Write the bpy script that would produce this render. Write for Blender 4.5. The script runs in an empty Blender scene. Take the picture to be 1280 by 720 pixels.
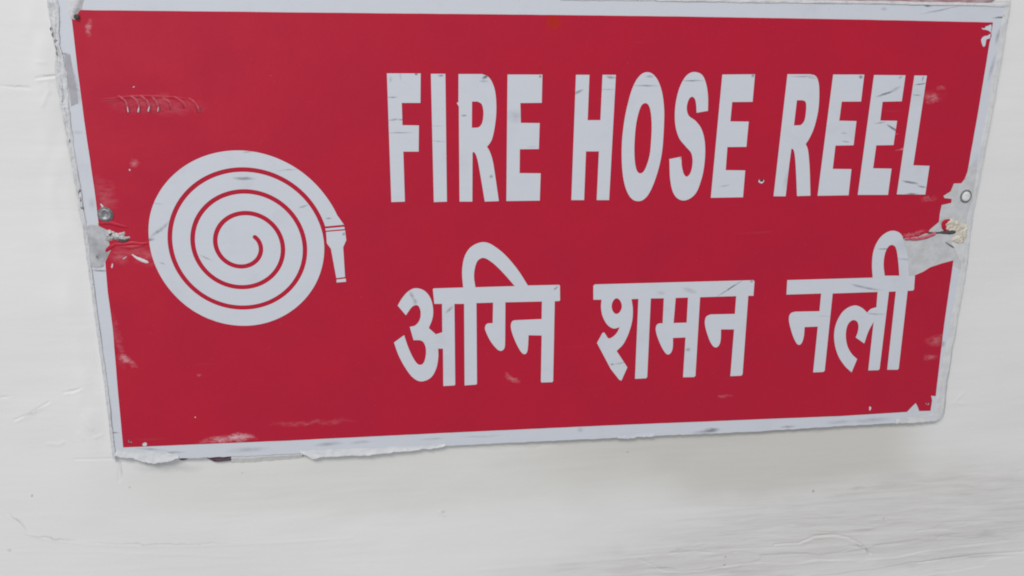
import bpy, bmesh, math, random
import numpy as np
from mathutils import Vector, Matrix
from mathutils.geometry import delaunay_2d_cdt

scene = bpy.context.scene
col = scene.collection
MM = 0.001
Z0 = 1.2                                   # height of the sign's centre above the floor, metres

# ------------------------------------------------------------------ camera
cam_d = bpy.data.cameras.new('camera')
cam = bpy.data.objects.new('camera', cam_d); col.objects.link(cam)
cam_d.sensor_fit = 'HORIZONTAL'; cam_d.sensor_width = 36.0; cam_d.lens = 32.308
cam_d.clip_start = 0.01; cam_d.clip_end = 50.0
RIGHT = Vector((0.991972, -0.125895, 0.011921))
DOWN = Vector((-0.023884, -0.279094, -0.959967))
FWD = Vector((0.124182, 0.951975, -0.279860))
m = Matrix((RIGHT, -DOWN, -FWD)).transposed().to_4x4()
m.translation = Vector((-0.10505, -0.58758, Z0 + 0.13693))
cam.matrix_world = m
scene.camera = cam

# ------------------------------------------------------------------ light: a white corridor with ceiling fittings
world = bpy.data.worlds.new('World'); scene.world = world; world.use_nodes = True
bg = world.node_tree.nodes['Background']
bg.inputs['Color'].default_value = (0.93, 0.96, 1.0, 1); bg.inputs['Strength'].default_value = 0.45
def area(name, loc, target, sx, sy, power, color):
    d = bpy.data.lights.new(name, 'AREA'); d.shape = 'RECTANGLE'; d.size = sx; d.size_y = sy
    d.energy = power; d.color = color
    o = bpy.data.objects.new(name, d); col.objects.link(o); o.location = loc
    o.rotation_euler = (Vector(target) - Vector(loc)).to_track_quat('-Z', 'Y').to_euler()
    return o
area('ceiling_light', (-1.0, -2.1, Z0 + 2.2), (0, 0, Z0), 1.5, 0.8, 70, (1.0, 0.985, 0.975))
area('added_haze_lamp', (-1.15, -2.3, Z0 + 0.15), (0, 0, Z0), 1.0, 1.3, 8.5, (0.86, 0.93, 1.0))  # unseen lamp, added for a pale haze on the red film
scene.view_settings.view_transform = 'Standard'; scene.view_settings.look = 'None'
scene.view_settings.exposure = 0.0; scene.view_settings.gamma = 1.0
scene.view_settings.use_curve_mapping = False
scene.render.engine = 'CYCLES'
scene.cycles.filter_width = 1.9

# ------------------------------------------------------------------ measured outlines, millimetres from the sign's centre (right, up); a third number marks a point on a curve
GLYPHS = {'E': [[(-32.94, 104.07), (-10.8, 104.17), (-10.81, 86.59), (-24.56, 86.45), (-24.06, 74.01), (-11.9, 73.86), (-12.08, 57.25), (-24.46, 57.18), (-24.43, 41.78), (-10.58, 41.54),
        (-10.8, 23.54), (-32.87, 23.48)]],
 'E2': [[(107.03, 104.74), (129.0, 105.04), (128.94, 87.4), (115.06, 87.25), (114.85, 74.77), (127.4, 74.62), (127.26, 58.0), (114.16, 57.93), (114.21, 42.63), (127.78, 42.32),
         (127.81, 24.1), (105.31, 24.03)]],
 'E3': [[(182.58, 105.11), (204.14, 105.21), (204.1, 87.69), (190.55, 87.6), (190.27, 75.13), (202.44, 74.85), (202.37, 58.71), (189.52, 58.57), (189.42, 42.85), (202.83, 42.61),
         (202.93, 24.6), (180.62, 24.52)]],
 'E4': [[(211.04, 104.93), (233.15, 104.9), (232.9, 87.85), (219.3, 87.57), (219.3, 75.16), (231.32, 75.01), (230.96, 58.72), (218.62, 58.57), (218.33, 43.03), (231.76, 42.72),
         (231.59, 24.55), (209.56, 24.81)]],
 'F': [[(-108.05, 104.41), (-87.26, 104.51), (-87.69, 86.45), (-99.3, 86.44), (-99.18, 72.69), (-88.88, 72.53), (-89.3, 56.02), (-98.97, 56.08), (-98.65, 23.93), (-107.32, 23.74)]],
 'H': [[(10.77, 104.11), (19.46, 104.15), (19.32, 75.66), (27.72, 75.65), (27.96, 104.19), (36.64, 104.23), (35.65, 23.31), (27.24, 23.41), (27.48, 55.53), (18.93, 55.58), (18.78, 23.51),
        (10.21, 23.62)]],
 'I': [[(-80.94, 104.27), (-71.96, 104.32), (-71.63, 23.59), (-80.1, 23.4)]],
 'L': [[(239.55, 104.74), (248.35, 104.78), (247.26, 44.87), (259.17, 44.44), (259.03, 24.45), (237.99, 24.83)]],
 'O': [[(57.21, 105.99, 1), (60.94, 104.69, 1), (64.47, 100.67, 1), (67.45, 93.68, 1), (69.33, 84.5, 1), (69.99, 75.95, 1), (70.06, 59.67, 1), (69.27, 50.19, 1), (67.52, 41.38, 1),
        (64.98, 32.89, 1), (61.93, 26.43, 1), (58.84, 23.25, 1), (55.55, 22.32, 1), (51.86, 23.34, 1), (48.67, 26.73, 1), (45.71, 33.45, 1), (43.8, 42.31, 1), (42.8, 52.55, 1),
        (42.59, 61.95, 1), (42.93, 68.85, 1), (43.78, 77.4, 1), (45.4, 86.6, 1), (47.55, 95.03, 1), (50.17, 100.96, 1), (53.48, 104.8, 1)],
       [(56.65, 86.47, 1), (59.08, 85.2, 1), (60.83, 80.24, 1), (61.9, 71.67, 1), (62.02, 61.59, 1), (61.59, 53.16, 1), (60.07, 46.59, 1), (58.13, 42.2, 1), (55.87, 40.89, 1),
        (53.6, 42.6, 1), (51.97, 48.11, 1), (51.12, 56.13, 1), (51.02, 65.52, 1), (51.45, 73.12, 1), (52.46, 79.17, 1), (54.31, 84.84, 1)]],
 'R': [[(-63.75, 104.22), (-49.03, 104.29), (-45.24, 102.78, 1), (-42.7, 99.42, 1), (-40.77, 93.88, 1), (-39.95, 86.44, 1), (-40.02, 78.31, 1), (-40.93, 70.75, 1), (-42.18, 64.74, 1),
        (-43.45, 61.75, 1), (-45.68, 58.83), (-44.06, 56.13, 1), (-42.42, 51.63, 1), (-41.09, 45.17, 1), (-37.8, 23.54), (-47.03, 23.32), (-49.82, 40.05, 1), (-51.78, 50.4, 1),
        (-53.07, 54.26, 1), (-54.22, 55.55, 1), (-55.0, 55.17), (-55.13, 23.42), (-63.46, 23.53), (-63.6, 65.76), (-63.65, 84.24), (-64.96, 86.41), (-63.89, 87.15)],
       [(-55.31, 87.35), (-51.83, 87.35), (-49.29, 85.8, 1), (-48.2, 82.07, 1), (-48.12, 78.31, 1), (-48.94, 73.92, 1), (-50.85, 71.41, 1), (-53.4, 70.97), (-55.44, 70.98)]],
 'R2': [[(151.12, 105.15), (166.82, 105.23), (170.38, 104.22, 1), (172.67, 100.9, 1), (174.01, 95.1, 1), (174.81, 84.72, 1), (174.28, 76.86, 1), (172.7, 68.95, 1), (170.22, 62.66, 1),
         (168.42, 59.8), (170.2, 56.32, 1), (171.69, 50.28, 1), (173.13, 42.16, 1), (175.52, 24.64), (165.97, 24.48), (163.57, 40.88, 1), (161.57, 52.02, 1), (160.11, 56.04, 1),
         (158.71, 56.71), (158.28, 45.65), (157.86, 24.44), (149.27, 24.54)],
        [(159.28, 88.47), (162.95, 88.48), (165.11, 87.64, 1), (166.05, 85.36, 1), (166.33, 79.49, 1), (165.77, 74.9, 1), (163.8, 72.4, 1), (161.18, 72.08), (158.89, 72.08)]],
 'S': [[(88.73, 106.23, 1), (93.53, 104.36, 1), (96.62, 98.69, 1), (98.4, 91.07, 1), (99.1, 81.58), (91.49, 80.29), (90.87, 85.3, 1), (89.65, 89.26, 1), (87.42, 90.53, 1), (85.43, 88.23, 1),
        (84.7, 83.12, 1), (86.36, 78.49, 1), (91.32, 75.0, 1), (95.79, 69.41, 1), (98.65, 59.98, 1), (99.21, 46.75, 1), (97.78, 36.07, 1), (94.04, 26.4, 1), (86.98, 22.41, 1),
        (80.57, 25.47, 1), (76.82, 34.93, 1), (75.06, 50.23), (83.12, 51.76), (84.17, 44.2, 1), (87.14, 38.58, 1), (90.01, 40.82, 1), (91.02, 48.14, 1), (89.65, 54.1, 1), (85.97, 58.07, 1),
        (80.84, 63.98, 1), (77.73, 72.43, 1), (76.9, 83.37, 1), (78.25, 93.56, 1), (80.97, 100.91, 1), (84.42, 105.07, 1)]],
 'agni': [[(-81.44, -35.1), (-80.69, -34.68), (-61.28, -34.56), (-61.96, -25.45, 1), (-61.53, -18.74, 1), (-60.04, -12.71, 1), (-57.1, -7.93, 1), (-52.98, -5.0, 1), (-48.28, -3.76, 1),
           (-44.16, -4.56, 1), (-40.01, -7.05, 1), (-34.64, -11.39, 1), (-29.22, -17.29, 1), (-23.75, -24.47, 1), (-17.7, -34.21), (3.66, -34.29), (4.16, -34.81), (4.56, -45.12),
           (4.12, -45.67), (0.9, -45.78), (1.24, -103.96), (0.51, -104.73), (-7.01, -104.64), (-7.4, -103.92), (-7.56, -70.1), (-16.61, -69.62), (-17.0, -78.99, 1), (-17.78, -82.37, 1),
           (-19.52, -83.28, 1), (-21.86, -81.25, 1), (-25.65, -73.86, 1), (-28.31, -66.55, 1), (-28.91, -61.75, 1), (-27.67, -59.02, 1), (-24.94, -58.53), (-7.81, -58.27), (-7.89, -45.73),
           (-32.82, -45.62), (-32.72, -73.62), (-33.04, -77.96, 1), (-34.31, -79.85, 1), (-36.15, -80.28, 1), (-38.45, -78.74, 1), (-42.6, -73.3, 1), (-45.82, -66.48, 1),
           (-46.56, -63.12, 1), (-45.21, -60.59, 1), (-41.31, -60.14), (-41.13, -45.59), (-52.38, -45.66), (-51.94, -103.75), (-52.71, -104.43), (-60.5, -104.72), (-60.68, -45.98),
           (-67.16, -45.8), (-66.93, -103.75), (-67.6, -104.44), (-75.12, -104.61), (-75.09, -77.37), (-78.36, -77.26), (-78.31, -83.07, 1), (-79.71, -91.21, 1), (-83.63, -98.12, 1),
           (-90.25, -100.58, 1), (-95.66, -97.66, 1), (-100.96, -89.84, 1), (-105.1, -80.97, 1), (-107.9, -71.89), (-101.02, -66.84), (-98.5, -75.42, 1), (-95.4, -83.05, 1),
           (-92.01, -88.06, 1), (-88.96, -87.94, 1), (-86.92, -82.77, 1), (-86.82, -75.82, 1), (-89.25, -71.35, 1), (-94.85, -70.59), (-97.15, -61.14), (-93.37, -60.12, 1),
           (-90.41, -56.23, 1), (-89.78, -50.59, 1), (-91.01, -46.84, 1), (-92.91, -46.0, 1), (-95.5, -47.27, 1), (-99.56, -52.91), (-104.84, -46.01), (-102.08, -41.27, 1),
           (-97.74, -36.36, 1), (-92.92, -34.26, 1), (-87.1, -36.08, 1), (-82.91, -41.78, 1), (-81.4, -49.7, 1), (-82.02, -55.91, 1), (-84.47, -62.33), (-79.77, -66.95), (-75.42, -65.59),
           (-75.45, -45.57), (-80.6, -45.43)],
          [(-53.08, -34.58), (-53.97, -28.08, 1), (-53.68, -22.57, 1), (-52.09, -17.12, 1), (-50.02, -15.03, 1), (-47.66, -14.47, 1), (-44.69, -15.75, 1), (-39.92, -19.51, 1),
           (-33.91, -25.78, 1), (-26.62, -34.42)]],
 'nali': [[(165.02, -34.81), (228.07, -34.51), (226.3, -24.58, 1), (226.21, -14.93, 1), (228.96, -7.01, 1), (234.06, -2.01, 1), (239.66, -0.84, 1), (244.95, -3.31, 1), (248.22, -8.95, 1),
           (251.68, -17.04, 1), (255.2, -33.67), (259.76, -33.78), (260.52, -43.82), (259.65, -44.79), (255.77, -44.86), (257.21, -104.18), (256.29, -105.01), (248.31, -104.71),
           (246.88, -45.13), (241.68, -45.16), (242.36, -103.97), (241.44, -104.8), (233.7, -104.69), (233.01, -67.53), (230.14, -74.17, 1), (227.97, -83.74), (220.94, -78.94),
           (221.94, -74.75, 1), (221.82, -69.71, 1), (219.91, -66.47, 1), (216.48, -65.86, 1), (213.56, -69.45, 1), (213.12, -77.0, 1), (215.5, -85.53, 1), (219.62, -91.63, 1),
           (224.01, -95.55), (221.0, -105.77), (214.69, -100.02, 1), (208.57, -91.24, 1), (204.75, -80.1, 1), (204.41, -70.01, 1), (207.53, -60.94, 1), (211.99, -56.43, 1),
           (217.63, -54.76, 1), (222.89, -56.73, 1), (227.2, -60.34), (229.73, -57.75, 1), (233.77, -56.53), (233.12, -45.11), (199.57, -45.4), (200.21, -103.78), (199.12, -104.6),
           (191.52, -104.65), (191.21, -69.77), (181.42, -69.81), (181.34, -78.49, 1), (179.0, -83.12, 1), (175.35, -79.97, 1), (171.08, -70.65, 1), (169.01, -63.13, 1), (169.94, -59.37, 1),
           (173.1, -58.14), (191.27, -58.32), (190.97, -45.18), (165.42, -45.34)],
          [(236.9, -33.25), (234.94, -24.76, 1), (235.03, -16.71, 1), (237.04, -11.94, 1), (239.73, -11.03, 1), (242.5, -13.16, 1), (245.34, -21.75, 1), (247.97, -33.5)]],
 'shaman': [[(27.21, -35.56), (28.16, -34.58), (140.34, -34.22), (141.2, -35.14), (141.35, -45.59), (137.6, -45.49), (138.46, -103.91), (137.64, -105.1), (129.46, -105.2), (129.32, -69.95),
             (119.82, -69.66), (119.93, -79.32, 1), (117.61, -82.96, 1), (114.22, -81.12, 1), (110.43, -73.71, 1), (107.73, -65.08, 1), (108.27, -60.14, 1), (111.22, -58.4),
             (129.02, -58.52), (128.84, -45.52), (102.87, -45.61), (103.64, -103.94), (102.66, -104.85), (94.57, -104.67), (94.4, -74.78), (85.42, -74.88), (85.45, -83.46, 1),
             (82.97, -87.09, 1), (79.61, -84.59, 1), (75.29, -76.52, 1), (72.68, -68.84, 1), (73.1, -65.08, 1), (75.19, -63.84, 1), (77.35, -63.91), (77.03, -45.7), (67.83, -45.59),
             (68.47, -103.4), (67.63, -104.44), (59.66, -104.54), (59.06, -45.61), (54.31, -45.74), (55.56, -53.19, 1), (55.47, -61.56, 1), (53.39, -70.58, 1), (49.97, -78.31, 1),
             (45.51, -83.15), (53.72, -95.62), (49.97, -105.5), (48.27, -104.76), (41.91, -96.51), (31.26, -76.77), (34.98, -69.48), (36.1, -69.26), (37.3, -70.98, 1), (39.42, -73.65, 1),
             (42.16, -72.83, 1), (45.16, -69.67, 1), (46.87, -65.83), (42.51, -66.61, 1), (38.0, -63.62, 1), (34.36, -57.08, 1), (33.11, -50.65, 1), (33.28, -45.56), (27.58, -45.41)],
            [(43.8, -44.83, 1), (46.51, -46.94, 1), (47.7, -51.05, 1), (46.37, -54.86, 1), (43.93, -56.07, 1), (41.59, -54.08, 1), (40.55, -50.22, 1), (41.51, -46.55, 1)],
            [(85.48, -45.67), (94.23, -45.64), (94.56, -63.9), (85.11, -63.88)]]}
NOZZLE = {'body': [(-149.37, 4.85), (-137.31, 5.68), (-136.77, -0.82), (-138.93, -5.43), (-138.51, -25.52), (-144.14, -26.13), (-146.8, -6.32), (-149.21, -2.66)],
 'ring': [(-149.77, 7.11), (-137.71, 8.04), (-137.48, 6.5), (-149.54, 5.67)],
 'tip': [(-144.08, -27.08), (-138.14, -26.48), (-137.93, -28.71), (-144.06, -29.09)]}
HOSE_END = [(-149.71, 8.43), (-137.86, 9.37)]
FILM = [[(-289.78, 139.5), (-282.89, 139.55), (-128.04, 139.91), (-0.43, 140.29), (81.77, 140.35), (188.79, 139.97), (290.04, 139.25), (289.19, 80.78), (287.99, 39.86), (286.68, 34.92),
  (284.61, 32.15), (279.21, 32.01), (277.74, 26.62), (272.75, 23.37), (273.86, 21.79), (279.25, 21.16), (279.34, 18.46), (272.41, 16.98), (272.04, 10.69), (272.24, 4.99), (266.25, -0.32),
  (265.01, -3.17), (263.45, -3.05), (258.17, -5.33), (247.86, -6.37), (247.86, -8.53), (247.35, -9.09), (249.59, -21.43), (251.76, -34.29), (259.05, -34.97), (259.97, -33.52),
  (265.68, -31.07), (270.53, -27.95), (279.23, -25.2), (287.51, -23.17), (287.86, -72.7), (289.75, -127.26), (286.06, -126.78), (287.36, -130.36), (287.36, -138.93), (278.42, -138.73),
  (276.62, -135.05), (274.6, -132.07), (271.61, -135.47), (268.69, -139.02), (215.74, -140.07), (148.8, -139.79), (36.0, -139.45), (-74.93, -139.79), (-181.34, -140.41), (-289.04, -140.14),
  (-288.1, -96.49), (-286.91, -56.44), (-287.32, -32.55), (-286.79, -12.07), (-284.55, -8.22), (-281.83, -3.36), (-283.22, -0.24), (-282.83, 7.96), (-288.05, 10.84), (-288.23, 34.23),
  (-289.36, 71.31), (-289.82, 104.27)],
 [(282.52, 136.01), (283.59, 135.52), (285.07, 136.63), (287.44, 137.4), (289.15, 138.06), (289.83, 132.81), (288.21, 133.79), (285.43, 134.5), (283.45, 134.73)],
 [(289.89, 132.12), (290.08, 129.33), (288.35, 128.71), (287.34, 128.11), (287.12, 124.46), (285.98, 123.6), (284.16, 126.18), (283.52, 128.67), (285.26, 130.53), (287.69, 130.95)],
 [(141.86, 34.79), (141.14, 33.97), (140.29, 33.23), (139.04, 33.7), (137.94, 34.3), (137.77, 35.37), (138.62, 36.18), (139.97, 36.19), (141.39, 35.89)],
 [(-273.56, -138.73), (-274.08, -139.65), (-274.94, -140.15), (-275.99, -140.1), (-276.65, -139.18), (-276.43, -138.03), (-275.57, -137.46), (-274.64, -137.12), (-273.83, -137.72)],
 [(240.15, -135.07), (239.8, -135.94), (239.49, -136.68), (238.84, -136.65), (238.45, -135.51), (238.21, -134.41), (238.43, -133.38), (239.07, -133.31), (239.69, -133.93)],
 [(-265.78, 45.76), (-265.95, 45.19), (-266.47, 45.31), (-266.83, 45.53), (-266.83, 46.04), (-266.4, 46.44), (-265.93, 46.21)],
 [(-284.12, 23.2), (-284.47, 22.55), (-285.46, 22.8), (-285.38, 23.65), (-286.0, 24.39), (-285.43, 25.08), (-284.6, 24.17), (-284.07, 23.76)],
 [(-273.61, -8.77), (-273.5, -9.23), (-274.6, -9.98), (-275.2, -10.35), (-276.11, -10.79), (-276.07, -10.2), (-275.0, -9.39), (-274.49, -9.27)],
 [(-283.24, -136.03), (-283.42, -136.84), (-284.35, -136.71), (-285.05, -136.57), (-285.39, -135.92), (-285.08, -135.16), (-284.18, -135.07), (-283.57, -135.45)],
 [(285.48, -133.18), (285.2, -133.82), (284.42, -134.14), (283.65, -133.66), (282.71, -133.06), (283.28, -132.37), (284.14, -132.22), (284.97, -132.52)],
 [(-240.5, -120.54), (-240.73, -121.03), (-241.18, -120.91), (-241.41, -120.5), (-241.17, -119.99), (-240.71, -120.12)],
 [(-258.33, 96.13), (-258.37, 95.75), (-259.03, 95.44), (-259.46, 95.4), (-259.68, 95.58), (-259.31, 96.0), (-258.71, 96.21)],
 [(223.62, 62.24), (222.65, 62.12), (221.58, 62.12), (220.0, 62.18), (219.51, 62.45), (220.24, 62.61), (221.55, 62.55), (222.4, 62.43)],
 [(-282.48, -14.95), (-283.07, -16.25), (-283.59, -16.2), (-283.69, -15.52), (-283.43, -14.6), (-282.98, -13.4), (-282.42, -13.22), (-282.3, -13.91)]]
BOARD = [(-299.03, 148.91), (-299.93, 136.02), (-299.79, 122.52), (-298.98, 112.5), (-299.23, 102.83), (-299.09, 92.6), (-299.22, 76.1), (-298.7, 56.89), (-297.59, 34.33), (-297.13, 19.83),
 (-296.2, 9.2), (-296.17, -11.87), (-295.8, -30.21), (-295.71, -51.57), (-294.58, -96.23), (-295.0, -128.77), (-294.6, -146.91), (-284.25, -148.62), (-273.07, -150.39), (-254.89, -150.44),
 (-233.96, -150.62), (-218.68, -150.81), (-181.91, -150.89), (-144.05, -150.69), (-75.03, -150.18), (-15.61, -149.9), (42.24, -149.72), (75.78, -149.45), (113.38, -149.67),
 (149.68, -149.81), (216.73, -148.46), (261.35, -148.26), (293.16, -147.76), (297.24, -145.02), (296.44, -35.54), (295.28, 9.35), (296.68, 48.11), (297.9, 82.93), (297.91, 106.78),
 (298.44, 133.73), (298.63, 148.98), (294.43, 150.18), (253.79, 150.22), (198.42, 150.59), (81.08, 150.53), (-30.64, 150.43), (-127.69, 149.69), (-238.85, 149.38)]
BOARD_HOLES = [[(141.41, 35.44), (141.1, 34.73), (140.09, 34.48), (139.07, 34.77), (138.75, 35.47), (138.85, 36.22), (139.91, 36.42), (140.89, 36.11)],
 [(-285.6, 135.75), (-285.94, 135.0), (-286.78, 134.7), (-287.61, 134.93), (-287.78, 135.73), (-287.35, 136.45), (-286.54, 136.78), (-285.8, 136.47)],
 [(-283.42, -136.02), (-283.66, -136.6), (-284.34, -136.67), (-284.92, -136.47), (-285.15, -135.94), (-284.87, -135.37), (-284.2, -135.23), (-283.65, -135.5)],
 [(285.34, 136.14), (285.14, 135.71), (284.56, 135.57), (283.9, 135.67), (283.66, 136.12), (283.77, 136.57), (284.36, 136.76), (285.04, 136.61)],
 [(285.17, -133.16), (284.98, -133.69), (284.39, -133.92), (283.76, -133.61), (283.27, -133.08), (283.55, -132.54), (284.16, -132.37), (284.81, -132.62)]]
RIBBONS = {'bottom': ([(-220.68, -156.58), (-204.13, -156.84), (-187.97, -156.47), (-172.79, -156.04)], [(-219.63, -149.51), (-203.19, -149.45), (-187.18, -149.37), (-172.14, -149.22)]),
 'left': ([(-303.16, 149.38), (-303.03, 136.0), (-302.26, 125.16), (-301.71, 113.74), (-303.95, 102.63), (-302.91, 92.35), (-302.61, 79.58), (-301.54, 61.31), (-299.84, 33.76),
           (-299.39, 19.19), (-298.22, 8.49), (-298.21, -12.69), (-297.84, -31.13), (-297.76, -52.6), (-296.65, -97.5), (-297.08, -130.21), (-297.07, -149.62)],
          [(-295.8, 149.4), (-296.96, 136.06), (-297.95, 120.28), (-297.25, 111.15), (-296.43, 102.86), (-296.73, 92.63), (-297.11, 73.75), (-297.22, 56.93), (-296.09, 34.36),
           (-295.85, 19.88), (-295.16, 9.25), (-295.36, -11.81), (-294.98, -30.15), (-294.88, -51.5), (-293.99, -96.13), (-294.4, -128.66), (-294.19, -146.19)]),
 'right': ([(303.52, 153.64), (302.7, 148.56), (302.43, 133.73), (302.21, 106.63), (301.94, 82.63), (301.03, 47.59), (299.66, 8.6), (301.17, -36.57), (300.52, -75.44), (300.09, -113.05),
            (301.69, -144.08)],
           [(295.26, 151.45), (296.53, 147.43), (296.06, 133.71), (295.8, 106.78), (295.77, 82.94), (294.52, 48.14), (292.78, 9.41), (293.89, -35.45), (292.54, -74.03), (290.43, -111.32),
            (290.95, -142.08)]),
 'top': ([(-0.16, 152.13), (82.02, 152.15), (156.41, 151.78), (199.98, 151.81), (244.37, 151.69), (278.19, 151.67), (302.03, 152.36)],
         [(-0.72, 149.21), (81.08, 149.33), (155.08, 149.39), (198.41, 149.6), (242.58, 149.47), (276.25, 149.43), (297.32, 148.96)])}
FLAPS = {'a': ([(-292.66, -140.54), (-283.61, -142.17), (-272.45, -143.91), (-263.24, -144.97), (-258.18, -146.41), (-254.14, -147.8)],
       [(-295.36, -146.07), (-283.79, -148.14), (-272.89, -152.56), (-263.53, -152.16), (-258.23, -150.95), (-253.91, -149.09)]),
 'b': ([(-174.22, -147.66), (-160.23, -148.36), (-143.97, -148.57), (-127.59, -148.78), (-111.1, -148.69), (-94.51, -148.6), (-83.38, -148.54), (-73.89, -148.7)],
       [(-173.15, -150.09), (-165.84, -154.69), (-153.88, -153.49), (-144.09, -153.39), (-127.72, -153.92), (-112.3, -152.57), (-94.59, -151.51), (-80.69, -151.1), (-73.97, -148.99)]),
 'c': ([(49.16, -147.24), (56.76, -146.66), (65.58, -146.45), (76.23, -146.96)], [(49.01, -149.26), (56.12, -150.86), (63.71, -149.66), (76.09, -149.31)]),
 'd': ([(260.86, -144.67), (276.46, -142.79), (288.91, -140.75), (293.02, -138.34)], [(260.9, -148.2), (276.74, -147.95), (291.43, -147.97), (297.78, -143.38)])}
BLOBS = {'bare': [(246.01, -5.91), (264.69, 1.23), (269.39, 17.65), (276.59, 32.72), (287.21, 44.3), (294.94, 44.24), (295.28, 9.35), (296.48, -31.99), (288.97, -27.1), (269.34, -30.2),
          (258.2, -37.02), (249.73, -32.7)],
 'cavity': [(-236.62, -150.76), (-218.63, -151.08), (-219.91, -154.03), (-223.15, -154.77), (-230.6, -154.98), (-233.67, -153.62)],
 'cavity2': [(-254.47, -150.45), (-248.72, -150.74), (-249.91, -152.36), (-253.59, -152.47)],
 'chip': [(274.53, 5.47), (277.91, 6.85), (280.41, 6.24), (278.36, 3.99), (278.98, -0.04), (280.41, -1.5), (276.1, -0.85), (274.41, 2.33)],
 'corner': [(-290.68, 147.7), (-280.94, 147.85), (-282.38, 142.94), (-283.18, 139.81), (-285.22, 137.55), (-286.19, 134.85), (-288.8, 133.47), (-291.04, 135.24), (-291.62, 139.7)],
 'crack': [(265.04, -2.97), (272.16, -2.4), (280.35, -0.93), (285.97, -2.17), (283.85, -4.04), (278.39, -3.83), (272.91, -3.39)],
 'crack2': [(279.42, -9.89), (281.93, -10.52), (286.99, -13.81), (286.17, -14.37), (282.2, -12.26)],
 'crackL': [(-277.67, 1.93), (-273.77, 2.58), (-270.88, 2.74), (-271.48, 1.51), (-275.43, 0.45)],
 'crackL2': [(-282.44, 6.62), (-280.53, 6.59), (-280.75, 4.55), (-282.65, 4.58)],
 'curl': [(-270.58, -7.13), (-267.38, -9.01), (-263.66, -10.65), (-260.49, -13.07), (-262.97, -13.54), (-267.13, -11.36), (-269.79, -8.96)],
 'dirt0': [(-301.25, 128.84), (-301.44, 127.92), (-302.1, 127.47), (-302.28, 128.12), (-302.31, 129.23), (-301.8, 129.97), (-301.31, 129.93)],
 'dirt1': [(-300.57, 125.69), (-300.86, 124.45), (-301.57, 123.88), (-301.91, 125.21), (-301.94, 126.25), (-301.17, 127.23), (-300.65, 127.13)],
 'dirt2': [(-299.28, 122.09), (-300.16, 120.38), (-300.68, 120.83), (-301.39, 121.38), (-300.81, 122.88), (-300.28, 124.19), (-299.56, 123.08)],
 'dirt3': [(-299.62, 118.45), (-299.83, 117.33), (-300.51, 116.71), (-300.68, 117.52), (-300.6, 119.5), (-300.14, 119.84), (-299.64, 119.84)],
 'dirt4': [(-299.78, 114.8), (-300.01, 113.87), (-300.59, 113.42), (-300.92, 114.08), (-300.91, 115.21), (-300.28, 115.96), (-299.86, 115.91)],
 'dirt5': [(-296.23, 32.91), (-296.94, 31.72), (-297.48, 31.18), (-297.99, 32.48), (-297.53, 33.48), (-297.12, 34.42), (-296.41, 34.31)],
 'dirt6': [(-296.26, 27.44), (-296.58, 25.33), (-297.2, 25.91), (-297.41, 26.6), (-297.38, 28.45), (-296.73, 30.07), (-296.33, 28.67)],
 'dirt7': [(-295.73, 22.43), (-295.96, 21.72), (-296.68, 21.34), (-297.15, 21.86), (-297.18, 23.12), (-296.46, 23.33), (-295.9, 23.31)],
 'dirt8': [(-298.58, 63.72), (-299.03, 62.91), (-299.37, 62.51), (-299.7, 63.1), (-299.38, 64.09), (-299.11, 64.74), (-298.68, 64.69)],
 'maroon': [(118.55, 154.87), (291.96, 156.49), (289.2, 152.67), (275.2, 151.42), (238.7, 151.01), (199.92, 151.06), (156.31, 151.52)],
 'plaster': [(275.37, 5.11), (279.22, 7.34), (285.43, 6.1), (291.23, 3.72), (295.05, 2.51), (294.87, -3.82), (294.17, -10.76), (289.48, -11.84), (282.85, -8.24), (286.37, -3.68),
             (278.84, -1.82), (275.47, 0.53)],
 'smear': [(282.98, -8.29), (288.12, -10.12), (294.25, -6.75), (295.47, 0.74), (296.58, 8.75), (296.36, -8.53), (295.53, -26.06), (291.29, -22.44), (287.12, -15.34)],
 'tape': [(-296.33, 114.45), (-293.01, 114.47), (-291.77, 86.04), (-295.99, 84.15)],
 'tornL': [(-282.88, 8.54), (-280.1, 7.72), (-276.9, 6.39), (-272.49, 7.34), (-273.28, 4.28), (-269.98, 3.71), (-271.68, 1.17), (-276.55, 0.48), (-279.76, 1.83), (-284.2, 0.62),
           (-285.38, 2.95)],
 'wornL': [(-295.07, 10.71), (-288.38, 11.12), (-283.8, 9.51), (-282.53, 7.96), (-283.4, -0.22), (-281.81, -3.35), (-284.22, -7.95), (-287.11, -12.57), (-287.93, -15.68), (-295.6, -15.51),
           (-296.04, -10.82)]}
FOLD = ([(248.68, -7.96), (257.67, -8.13), (264.72, -7.1), (270.4, -4.89)], [(247.98, -5.78), (256.99, -6.22), (263.94, -4.62), (270.72, -1.86)])
CREASES = [[(-281.02, -0.28), (-275.83, -1.15), (-269.51, -0.49), (-263.3, -1.12), (-258.81, 0.35)], [(-276.87, -1.9), (-269.77, -3.07), (-262.31, -0.88)],
 [(-287.87, 11.6), (-282.04, 12.78), (-277.41, 11.44), (-270.94, 9.3)], [(-285.45, -5.87), (-282.73, -2.82), (-278.74, -1.35)]]
DENTS = [[(-268.98, 89.8), (-265.1, 87.7), (-263.93, 84.01), (-263.55, 80.63)], [(-261.81, 89.81), (-258.12, 87.71), (-257.24, 84.02), (-257.78, 80.63)],
 [(-256.13, 90.14), (-252.73, 88.04), (-251.21, 84.55), (-251.95, 81.05)], [(-249.5, 89.52), (-247.12, 87.41), (-245.88, 84.02), (-246.46, 81.05)],
 [(-243.82, 89.53), (-240.36, 87.74), (-238.52, 85.09), (-238.55, 82.43)], [(-236.57, 89.54), (-233.07, 88.07), (-230.68, 85.63), (-230.36, 83.18)],
 [(-227.83, 88.5), (-224.35, 86.38), (-222.81, 83.51), (-222.52, 80.62)]]
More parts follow.
